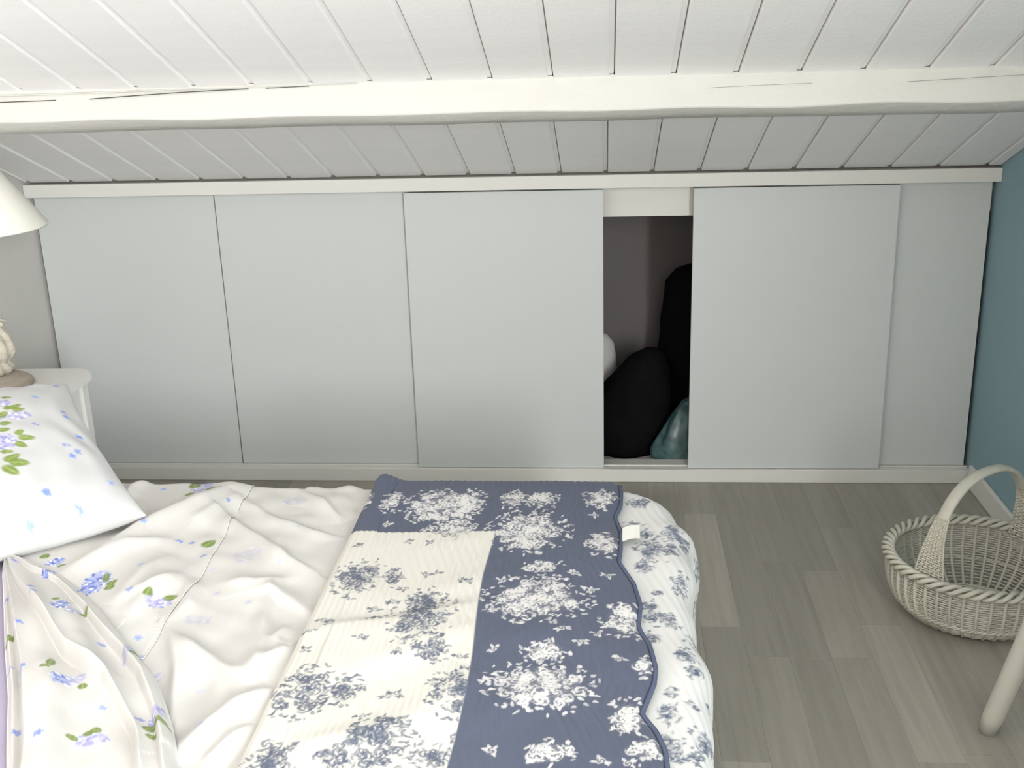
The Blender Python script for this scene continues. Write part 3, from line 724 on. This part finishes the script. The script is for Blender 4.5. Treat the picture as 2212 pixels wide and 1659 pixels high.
# turned-down flap, printed side up
c = Cloth(.0, 1.0, .004, -2.52, -.93, .0035, SH)     # x of this grid is a fraction of the way to the hem
edge = interp_poly(FLAP_EDGE, c.ys)
edge = np.where(c.ys < min(p[1] for p in FLAP_EDGE), 1.0 + .12 * np.clip(-1.9 - c.ys, 0, 1), edge) + .002 * np.sin(c.ys * 31)
gl_ = np.array(sorted(GATHER_L + [(1.10, -2.46)], key=lambda p: p[1]))
x_left = np.where(c.ys > -1.60, np.interp(c.ys, [-1.60, -1.36], [np.interp(-1.60, gl_[:, 1], gl_[:, 0]) + .04, .50]), np.interp(c.ys, gl_[:, 1], gl_[:, 0]) + .04)
x_left = np.minimum(x_left, edge - .03)
XL_ = x_left[:, None]
Xp = XL_ + (edge[:, None] - XL_) * c.X
c.X = Xp
class Warp(Cloth):
    pass
def warp_win(cl_, cx, cy, r):
    j0 = max(int((cy - r - cl_.ys[0]) / cl_.dy), 0); j1 = min(int((cy + r - cl_.ys[0]) / cl_.dy) + 2, len(cl_.ys))
    j1 = max(j0, j1)
    if j1 <= j0: return slice(0, 0), slice(0, 0)
    ew = edge[j0:j1]; xl_ = x_left[j0:j1]; lo = ((cx - r - xl_) / (ew - xl_)).min(); hi = ((cx + r - xl_) / (ew - xl_)).max()
    i0 = max(int(lo / cl_.dx), 0); i1 = min(int(hi / cl_.dx) + 2, len(cl_.xs))
    return slice(j0, j1), slice(i0, max(i1, i0))
c.win = lambda cx, cy, r: warp_win(c, cx, cy, r)
def leafset(cl_, lst):
    for x, y, rx, ry in lst:
        a = rg.uniform(-.5, .5)
        L_, W_ = (rx, ry) if rx > ry else (ry, rx)
        cl_.leaf(x, y, max(L_, .006) * 1.4, max(W_ * .8, .004) * 1.35, a + (0 if rx > ry else PI / 2), (.17, .24, .05), .95, (.36, .44, .14))
def sheet_print(cl_):
    for x, y, rx, ry, t in HYDRANGEAS: cl_.hydrangea(x, y, max(rx, .008) * 1.12, max(ry, .008) * 1.2, t, rg)
    leafset(cl_, LEAVES)
    for x, y in STARS: cl_.star(x, y, rg)
sheet_print(c)
h = .006 + undulate(c.X, c.Y, 14, .25, .003)
for q, (hh, wl, wr) in zip(FLAP_RIDGES, [(.026, .04, .03), (.014, .03, .02), (.016, .02, .03), (.016, .03, .03), (.012, .02, .02), (.016, .02, .02), (.012, .025, .02)]): h += ridge(c.X, c.Y, q, hh, wl, wr)
dl = edge[:, None] - c.X        # distance from the hem
lift = under_height(c.X, c.Y)
h = np.maximum(h, .004) * smooth01(dl / .08 + .15) + lift * (1 - smooth01(dl / .20) * .85) + .0035
h = np.where(dl < .008, h - (.008 - dl) * .25, h)
pos = drape(c.X, c.Y, h, .455, 1.9, -2.5, -1.135, .03, .035)
world_part('printed_flap', grid_mesh(pos, c.col), M['sheet'], sheet)
hem = pos[:, -1].copy(); hem[:, 2] += .0005
world_part('hem', tube_mesh(hem[::2], .0009, 6), M['label'], sheet)
# gathered folds pulled towards the near side
nu, nv = 220, 330
gl = np.array(GATHER_L + [(1.10, -2.46)]); gr = np.array(GATHER_R + [(1.33, -2.44)])
def along(p, t):
    L_ = np.concatenate([[0], np.cumsum(np.linalg.norm(np.diff(p, axis=0), axis=1))]); L_ /= L_[-1]
    return np.stack([np.interp(t, L_, p[:, 0]), np.interp(t, L_, p[:, 1])], -1)
v = np.linspace(0, 1, nv); u = np.linspace(0, 1, nu)
lp, rp_ = along(gl, v), along(gr, v)
Gx = lp[:, None, 0] + (rp_ - lp)[:, None, 0] * u[None]; Gy = lp[:, None, 1] + (rp_ - lp)[:, None, 1] * u[None]
V2, U2 = np.meshgrid(v, u, indexing='ij')
bounds = [0 * V2, .045 + .04 * smooth01(V2 * 3), np.interp(V2, [0, .1, .3, .4, .5, .63, 1], [.16, .18, .37, .44, .62, .74, .80]),
          np.interp(V2, [0, .08, .15, .3, .5, .63, 1], [.50, .60, .76, .80, .86, .88, .90]), 1.0 + 0 * V2]
h = np.zeros_like(U2)
for k in range(4):
    a, b_ = bounds[k], bounds[k + 1]
    w_ = b_ - a; t = (U2 - a) / np.maximum(w_, 1e-3)
    pk = (.018, .042, .050, .038)[k] * (.35 + .65 * smooth01(V2 * 2.5))
    rise = smooth01((U2 - a) / .045)
    prof_ = pk * (.15 + .85 * (1 - np.clip(t, 0, 1)) ** 1.2)
    h = np.where(U2 >= a, h * (1 - rise) + prof_ * rise, h)
h *= 1 - .7 * smooth01((U2 - .96) / .04)
h += .012 * smooth01(V2 * 3) * np.sin(PI * np.clip(U2, 0, 1)) ** .7 + .006
h += undulate(Gx, Gy, 21, .2, .003) + .006 * np.sin(2 * PI * (U2 * 3.1 + .7 * V2)) * smooth01(V2 * 2)
h *= smooth01(np.minimum(U2 / .05, 1) * .8 + .2)
lift = under_height(Gx, Gy)
h = h + .006 + lift * .6
c = Cloth(0, 1, 1.0 / (nu - 1), 0, 1, 1.0 / (nv - 1), SH)
c.X, c.Y = Gx, Gy
def g_win(cx, cy, r):
    m_ = (np.abs(Gx - cx) < r) & (np.abs(Gy - cy) < r)
    if not m_.any(): return slice(0, 0), slice(0, 0)
    js, is_ = np.where(m_); return slice(js.min(), js.max() + 1), slice(is_.min(), is_.max() + 1)
c.win = g_win
c.col = np.empty(Gx.shape + (3,)); c.col[:] = SH; c.mask = np.ones(Gx.shape)
sheet_print(c)
pos = drape(Gx, Gy, h, .455, 1.9, -2.5, -1.135, .03, .035)
world_part('gathered_folds', grid_mesh(pos, c.col, flip=True), M['sheet'], sheet)
hem = pos[:, 0].copy()
world_part('hem', tube_mesh(hem[::2], .0009, 6), M['label'], sheet)

# ------------------------------------------------------------------ quilt: reverse on the mattress, front folded over it with a scalloped edge
quilt = empty('quilt', (1.6, -1.8, .46), 'folded patchwork quilt with navy and ivory floral print and scalloped edge', 'quilt')
rg = np.random.RandomState(23)
XE, QR = 1.862, .044
c = Cloth(1.30, 2.22, .0026, -2.74, -.86, .0026, (.69, .685, .665))
for x, y, rx, ry in REV_BOUQUETS: c.bouquet(x, y, max(rx, .012), max(ry, .012), (.07, .095, .165), rg, .75, 1.8)
for _ in range(46):
    x, y = rg.uniform(1.80, 2.18), rg.uniform(-2.7, -1.0)
    if rg.uniform() < .35: c.bouquet(x, y, .03, .03, (.07, .095, .165), rg, .7)
    else: c.sprig(x, y, (.09, .11, .18), rg, .7)
hq = .0009 * np.sin(PI * (c.X * .8 + c.Y * .25) / .013) ** 2 + undulate(c.X, c.Y, 41, .3, .002)
side = smooth01((c.X - 1.83) / .1)
hq = hq + side * (.005 * np.sin(c.Y * 17 + 1.0) + .003 * np.sin(c.Y * 41))
hq = hq + .030 * np.exp(-((c.Y + 1.33) / .035) ** 2 - ((c.X - 2.00) / .10) ** 2)
hq = hq + .05 * np.exp(-((np.hypot(c.X - 1.95, c.Y + 1.02)) / .1) ** 2)
pos = drape(c.X, c.Y, hq, .466, XE, -2.5, -1.150, .15, QR, flare=0.0)
world_part('reverse_layer', grid_mesh(pos, c.col), M['quilt'], quilt)
LOWER = (c.xs, c.ys, hq)
jb = np.argmin(abs(c.ys + 1.33))
# navy bias binding round the hanging corner edge of the reverse layer
bnd = np.concatenate([pos[:, -1][::3]])
world_part('binding', tube_mesh(bnd, .005, 7), M['binding'], quilt)

# front layer, folded edge at the left
sc = np.array(sorted(SCALLOP, key=lambda p: p[1]))
ext_y = np.array([-2.75, -2.62, -2.55, -2.40, -2.34, -2.26]); ext_x = np.array([1.80, 1.835, 1.83, 1.80, 1.835, 1.838])
sy = np.concatenate([ext_y, sc[:, 1], [-1.10, -1.02, -.90]]); sx = np.concatenate([ext_x, sc[:, 0], [1.775, 1.79, 1.76]])
XF = 1.256
nxq = 470
ysq = np.arange(-2.72, -.90, .0022)
xend = np.interp(ysq, sy, sx)
uq = np.linspace(0, 1, nxq)
Xq = XF + (xend[:, None] - XF) * uq[None]; Yq = np.repeat(ysq[:, None], nxq, 1)
c = Cloth(0, 1, 1.0 / (nxq - 1), 0, 1, 1, NAVY)
c.xs = uq; c.ys = ysq; c.dy = .0022; c.X, c.Y = Xq, Yq
c.col = np.empty(Xq.shape + (3,)); c.mask = np.ones(Xq.shape)
wpanel = smooth01((1.541 + .006 * np.sin(Yq * 9) - Xq) / .003 + .5) * smooth01((-1.387 - Yq) / .004 + .5)
c.col[:] = np.array(NAVY)
c.col = c.col * (1 - wpanel[..., None]) + np.array(IVORY) * wpanel[..., None]
def q_win(cx, cy, r):
    j0 = max(int((cy - r - ysq[0]) / .0022), 0); j1 = min(int((cy + r - ysq[0]) / .0022) + 2, len(ysq))
    if j1 <= j0: return slice(0, 0), slice(0, 0)
    w_ = xend[j0:j1] - XF
    i0 = max(int(((cx - r - XF) / w_).min() * nxq) - 1, 0); i1 = min(int(((cx + r - XF) / w_).max() * nxq) + 2, nxq)
    return slice(j0, j1), slice(i0, max(i0, i1))
c.win = q_win
c.mask = 1 - wpanel
for x, y, rx, ry in NAVY_BOUQUETS: c.bouquet(x, y, max(rx, .014), max(ry, .016), PRINT_WHITE, rg, .85, 1.9)
for x, y in NAVY_SPRIGS: c.sprig(x, y, PRINT_WHITE, rg, .7)
c.mask = wpanel
for x, y, rx, ry in WHITE_BOUQUETS: c.bouquet(x, y, max(rx, .014) * 1.12, max(ry, .016) * 1.15, PRINT_BLUE, rg, .80, 2.0)
for x, y in WHITE_SPRIGS: c.sprig(x, y, PRINT_BLUE, rg, .7)
for x, y, rx, ry in NAVY_BOUQUETS:       # blooms straddling the seam change colour with the ground
    c.bouquet(x, y, max(rx, .014) * .9, max(ry, .016) * .9, PRINT_BLUE, rg, .6, .8)
c.mask = np.ones(Xq.shape)
xs_, ys_, hl = LOWER
ii = np.clip(np.round((Xq - xs_[0]) / .0026).astype(int), 0, len(xs_) - 1); jj = np.clip(np.round((Yq - ys_[0]) / .0026).astype(int), 0, len(ys_) - 1)
base_h = hl[jj, ii] * (Xq > 1.31)
dist_sc = xend[:, None] - Xq
# channel stitching: straight ribs inside, ribs echoing the scallops along the border
rib_in = np.sin(PI * Xq / .0108) ** 2; rib_sc = np.sin(PI * dist_sc / .013) ** 2
wsc = smooth01((Xq - 1.66) / .03)
ribs = .0010 * (rib_in * (1 - wsc) + rib_sc * wsc)
hq = .006 + ribs + undulate(Xq, Yq, 52, .30, .0022) + undulate(Xq, Yq, 53, .10, .0005)
for q, (hh, wl, wr) in zip(QRIDGE, [(.013, .03, .08), (.009, .06, .04), (.010, .06, .04), (.007, .03, .06), (.005, .05, .04), (.005, .04, .05), (.004, .04, .05)]): hq += ridge(Xq, Yq, q, hh, wl, wr)
hq = hq + .016 * np.exp(-((Xq - 1.275) / .035) ** 2 - ((Yq + 1.13) / .05) ** 2)
fold_r = .020
dfold = Xq - XF
roll = np.sqrt(np.clip(1 - (1 - np.clip(dfold / fold_r, 0, 1)) ** 2, 0, 1))
hq = base_h + np.maximum(hq, .004) * (.15 + .85 * roll) + .010 * roll - .006 * (1 - smooth01(dist_sc / .012))
pos = drape(Xq, Yq, hq, .466, XE, -2.5, -1.150, .15, QR, flare=0.0)
split = wpanel > .5
def sub_grid(me_pos, col, keep):
    """faces of the quilt's front whose cells belong to one patch"""
    nv_, nu_ = keep.shape; idx = np.arange(nv_ * nu_).reshape(nv_, nu_)
    k = keep[:-1, :-1]
    q = np.stack([idx[:-1, :-1], idx[:-1, 1:], idx[1:, 1:], idx[1:, :-1]], -1)[k]
    used = np.unique(q); remap = np.full(nv_ * nu_, -1); remap[used] = np.arange(len(used)); q = remap[q]
    me = bpy.data.meshes.new('mesh')
    me.vertices.add(len(used)); me.vertices.foreach_set('co', np.ascontiguousarray(me_pos.reshape(-1, 3)[used], np.float32).ravel())
    n_ = len(q); me.loops.add(n_ * 4); me.loops.foreach_set('vertex_index', np.ascontiguousarray(q, np.int32).ravel())
    me.polygons.add(n_); me.polygons.foreach_set('loop_start', np.arange(0, n_ * 4, 4, dtype=np.int32)); me.polygons.foreach_set('use_smooth', np.ones(n_, bool))
    me.update(calc_edges=True)
    ca = me.color_attributes.new('dye', 'FLOAT_COLOR', 'POINT'); rgba = np.ones((len(used), 4), np.float32); rgba[:, :3] = col.reshape(-1, 3)[used]
    ca.data.foreach_set('color', rgba.ravel()); return me
o = world_part('ivory_patch', sub_grid(pos, c.col, split), M['quilt'], quilt); tag(o, 'ivory patch with blue floral print')
o = world_part('navy_border', sub_grid(pos, c.col, ~split), M['quilt'], quilt); tag(o, 'navy border with white floral print')
# the fold running underneath, back to the right
th = np.linspace(0, 1, 14)
e0 = pos[:, 0]
und = np.zeros((len(ysq), 14, 3))
for k, t in enumerate(th):
    und[:, k] = e0; und[:, k, 0] += .05 * t + -.004 * math.sin(PI * min(t * 3, 1)); und[:, k, 2] -= .010 * min(t * 4, 1)
dy_ = np.repeat(c.col[:, :1], 14, 1)
world_part('fold', grid_mesh(und, dy_, flip=True), M['quilt'], quilt)
ed = pos[:, -1].copy(); ed[:, 2] += .0015; ed[:, 0] += .001
world_part('binding', tube_mesh(ed[::3], .0038, 7), M['binding'], quilt)
# care label sewn into the scalloped edge
lx, ly = 1.786, -1.393
j = np.argmin(abs(ysq - ly)); pz = pos[j, -1, 2]
px = np.linspace(0, 1, 7); V, Fc = [], []
for side_ in (0, 1):
    pts = np.zeros((7, 2, 3))
    for k, t in enumerate(px):
        z = pz + .006 + .006 * math.sin(t * 2.2) - side_ * .0008
        pts[k, 0] = (lx - .004 + .033 * t, ly - .026 + .004 * t, z); pts[k, 1] = (lx - .003 + .033 * t, ly + .030 + .002 * t, z + .001)
    add_grid(V, Fc, pts, wrap_u=False)
world_part('care_label', soup(V, Fc), M['label'], quilt)

# ------------------------------------------------------------------ pillow in a matching case
A0 = np.array([.842, -1.357]); e1 = np.array([-.64, .768]); e2 = np.array([-.768, -.64])
PL, PW = .50, .64
npq = (150, 200)
P1, Q1 = np.meshgrid(np.linspace(0, 1, npq[0]), np.linspace(0, 1, npq[1]))
def pillow_half(sign):
    a, b_ = 2 * P1 - 1, 2 * Q1 - 1
    t = (1 - np.abs(a) ** 3.0) ** .55 * (1 - np.abs(b_) ** 3.2) ** .55
    pa = a * (1 - .055 * (1 - b_ ** 2)); pb = b_ * (1 - .05 * (1 - a ** 2))
    lp_ = (pa + 1) / 2 * PL; lq_ = (pb + 1) / 2 * PW
    x = A0[0] + e1[0] * lp_ + e2[0] * lq_; y = A0[1] + e1[1] * lp_ + e2[1] * lq_
    z = .497 + .30 * lp_ + .015 * lq_
    wr = undulate(P1, Q1, 61, .45, .003) + undulate(P1, Q1, 62, .2, .0016)
    edge_w = np.minimum(np.minimum(P1, 1 - P1) * PL, np.minimum(Q1, 1 - Q1) * PW)
    wr = wr + .005 * np.sin(Q1 * 60 + 4 * np.sin(P1 * 7)) * np.exp(-edge_w / .05) * (edge_w > .002)
    thick = (.085 if sign > 0 else .05) * t
    z = z + sign * thick + wr * np.minimum(t * 2, 1) * (1 if sign > 0 else .3)
    if sign < 0:                     # the underside sags down onto the mattress
        z = np.minimum(z, .462 + (z - .462) * (1 - np.minimum(t * 1.6, 1)))
    return np.stack([x, y, z], -1)
c = Cloth(0, PL, PL / (npq[0] - 1), 0, PW, PW / (npq[1] - 1), (.60, .60, .60))
c.X, c.Y = P1 * PL, Q1 * PW
c.xs = np.linspace(0, PL, npq[0]); c.ys = np.linspace(0, PW, npq[1])
rg = np.random.RandomState(31)
for x, y, rx, ry, t in PILLOW_HYD: c.hydrangea(x, y, rx, ry, t, rg)
for x, y, a, b_, th_ in PILLOW_LEAVES: c.leaf(x, y, a, b_, th_, (.20, .28, .05), .95, (.40, .48, .16))
for x, y in PILLOW_STARS: c.star(x, y, rg, 1.0, 1.1)
pil = empty('pillow', (.40, -1.38, .47), 'plump white pillow with lilac hydrangea print leaning at the bed head', 'pillow')
world_part('pillowcase_front', grid_mesh(pillow_half(1), c.col), M['sheet'], pil)
bk = np.empty(P1.shape + (3,)); bk[:] = (.60, .60, .60)
world_part('pillowcase_back', grid_mesh(pillow_half(-1), bk, flip=True), M['sheet'], pil)
# open flange of the case sticking out at the far end
top = pillow_half(1)[:, -1]
nf = 10; fl = np.zeros((npq[1], nf, 3))
for k in range(nf):
    t = k / (nf - 1)
    fl[:, k] = top; fl[:, k, 0] += e1[0] * .06 * t + .016 * t * np.sin(np.linspace(0, 9, npq[1]))
    fl[:, k, 1] += e1[1] * .06 * t; fl[:, k, 2] += -.02 * t + .014 * t * np.sin(np.linspace(1, 12, npq[1]))
fl[..., 0] = np.maximum(fl[..., 0], -.008)
fd = np.empty(fl.shape[:2] + (3,)); fd[:] = (.64, .65, .66)
world_part('case_flange', grid_mesh(fl, fd), M['sheet'], pil)

# ------------------------------------------------------------------ wicker basket
KX, KY, KR, KZ = 2.645, -.811, .206, .150
bk = empty('wicker_basket', (KX, KY, 0), 'round white wicker basket with arched handle on the floor', 'basket')
zpro = np.array([.003, .012, .035, .065, .10, .135, .150]); rpro = np.array([.130, .148, .176, .196, .205, .2065, .206])
def prad(z): return np.interp(z, zpro, rpro)
NS = 44
ST = []
zz = np.linspace(.004, KZ, 12)
for k in range(NS):
    a = k * 2 * PI / NS
    path = [(prad(z) * math.cos(a), prad(z) * math.sin(a), z) for z in zz]
    me = tube_mesh(path, .0062, 6, flat=.62, up=(math.cos(a) * .3, math.sin(a) * .3, .0) if False else (-math.sin(a), math.cos(a), 0))
    # frame: first axis follows the tube's outward direction, so squash that one
    obj('stake', me, M['wicker'], bk)
V, Fc = [], []
rows = 25
ang = np.linspace(0, 2 * PI, NS * 6, endpoint=False)
for r_ in range(rows):
    z = .006 + (KZ - .010) * r_ / (rows - 1)
    off = .0014 * np.cos(ang * NS / 2 + PI * (r_ % 2)) - .0012
    R2 = prad(z) + off
    p = np.stack([R2 * np.cos(ang), R2 * np.sin(ang), np.full_like(ang, z)], -1)
    add_grid(V, Fc, tube_points(p, .0018, 5, True), wrap_v=True)
tag(obj('weave', soup(V, Fc), M['wicker'], bk), kind='stuff')
V, Fc = [], []
for r_ in np.arange(.006, .132, .0052):
    aa = np.linspace(0, 2 * PI, 90, endpoint=False)
    p = np.stack([r_ * np.cos(aa), r_ * np.sin(aa), .0055 + .0014 * np.cos(aa * 11 + r_ * 600)], -1)
    add_grid(V, Fc, tube_points(p, .0026, 5, True), wrap_v=True)
tag(obj('base_weave', soup(V, Fc), M['wicker'], bk), kind='stuff')
aa = np.linspace(0, 2 * PI, 480, endpoint=False)
for k in range(3):
    ph = aa * 17 + k * 2 * PI / 3
    R2 = KR + .011 * np.cos(ph); z = KZ + .003 + .0085 * np.sin(ph)
    V, Fc = [], []
    add_grid(V, Fc, tube_points(np.stack([R2 * np.cos(aa), R2 * np.sin(aa), z], -1), .0058, 6, True), wrap_v=True)
    obj('rim_strand', soup(V, Fc), M['wicker'], bk)
for zr in (.052, ):
    V, Fc = [], []
    for k in range(2):
        ph = aa * 40 + k * PI
        R2 = prad(zr) + .004 + .002 * np.cos(ph); z = zr + .003 * np.sin(ph)
        add_grid(V, Fc, tube_points(np.stack([R2 * np.cos(aa), R2 * np.sin(aa), z], -1), .0026, 5, True), wrap_v=True)
    obj('waling', soup(V, Fc), M['wicker'], bk)
# handle: arch across the basket
hd = np.array([2.78 - 2.49, -.674 + .903]); hd /= np.linalg.norm(hd); hp = np.array([-hd[1], hd[0]])
HS, HT = .186, .372
def arch(t):                        # t from -1 to 1
    ax = HS * np.sign(t) * np.abs(np.sin(t * PI / 2)) ** .85
    az = .125 + (HT - .125) * np.cos(t * PI / 2) ** .75
    return np.stack([hd[0] * ax, hd[1] * ax, az], -1)
ts = np.linspace(-.60, .60, 150)
path = arch(ts)
ups = np.gradient(path, axis=0); ups /= np.linalg.norm(ups, axis=1)[:, None]
nrm = np.cross(ups, np.array([hp[0], hp[1], 0.0]))
rad = .0150 + .0010 * np.abs(np.sin(np.arange(150) * .9))
V, Fc = [], []; add_grid(V, Fc, tube_points(path, rad, 12, False, .5, nrm), cap=True)
obj('handle_wrap', soup(V, Fc), M['wicker'], bk)
for sgn in (-1, 1):
    V, Fc = [], []
    tl = np.linspace(.58, .985, 34) * sgn
    cen = arch(tl); halfw = np.interp(np.abs(tl), [.58, .75, .985], [.0150, .022, .040])
    for w_ in np.linspace(-1, 1, 7):
        p = cen + np.array([hp[0], hp[1], 0])[None] * (halfw * w_)[:, None]
        add_grid(V, Fc, tube_points(p, .0026, 5), cap=True)
    for i in range(34):
        q = np.linspace(-1.02, 1.02, 22)
        tng = cen[min(i + 1, 33)] - cen[max(i - 1, 0)]; nn = np.cross(tng / np.linalg.norm(tng), [hp[0], hp[1], 0])
        p = cen[i][None] + np.array([hp[0], hp[1], 0])[None] * (halfw[i] * q)[:, None] + nn[None] * (.0026 * np.cos(q * 3 * PI + PI * (i % 2)))[:, None]
        add_grid(V, Fc, tube_points(p, .0024, 5), cap=True)
    obj('handle_base', soup(V, Fc), M['wicker'], bk)

# ------------------------------------------------------------------ white stool whose leg enters the frame at the right
st = empty('stool', (2.685, -1.49, 0), 'white stool with splayed round legs, only one leg in view at right', 'stool')
SXc, SYc = 2.685, -1.49
for sx_, sy_ in ((-1, 1), (1, 1), (-1, -1), (1, -1)):
    bx, by = sx_ * .156, sy_ * .189; tx, ty = sx_ * .091, sy_ * .099
    path = [(bx + (tx - bx) * t, by + (ty - by) * t, .0035 + .4265 * t) for t in np.linspace(0, 1, 12)]
    rr = np.interp(np.linspace(0, 1, 12), [0, .03, .5, 1], [.0185, .0205, .0215, .0225])
    lg = obj('leg', tube_mesh(path, rr, 24), M['stool'], st)
    obj('foot_pad', tube_mesh([(bx, by, .0003), (bx, by, .0045)], .015, 20), M['crack'], lg)
obj('seat', box_mesh((-.120, -.130, .4305), (.120, .130, .458), .012, 4), M['stool'], st)
for sy_ in (-1, 1):
    obj('apron', box_mesh((-.075, sy_ * .095 - .009, .39), (.075, sy_ * .095 + .009, .430)), M['stool'], st)
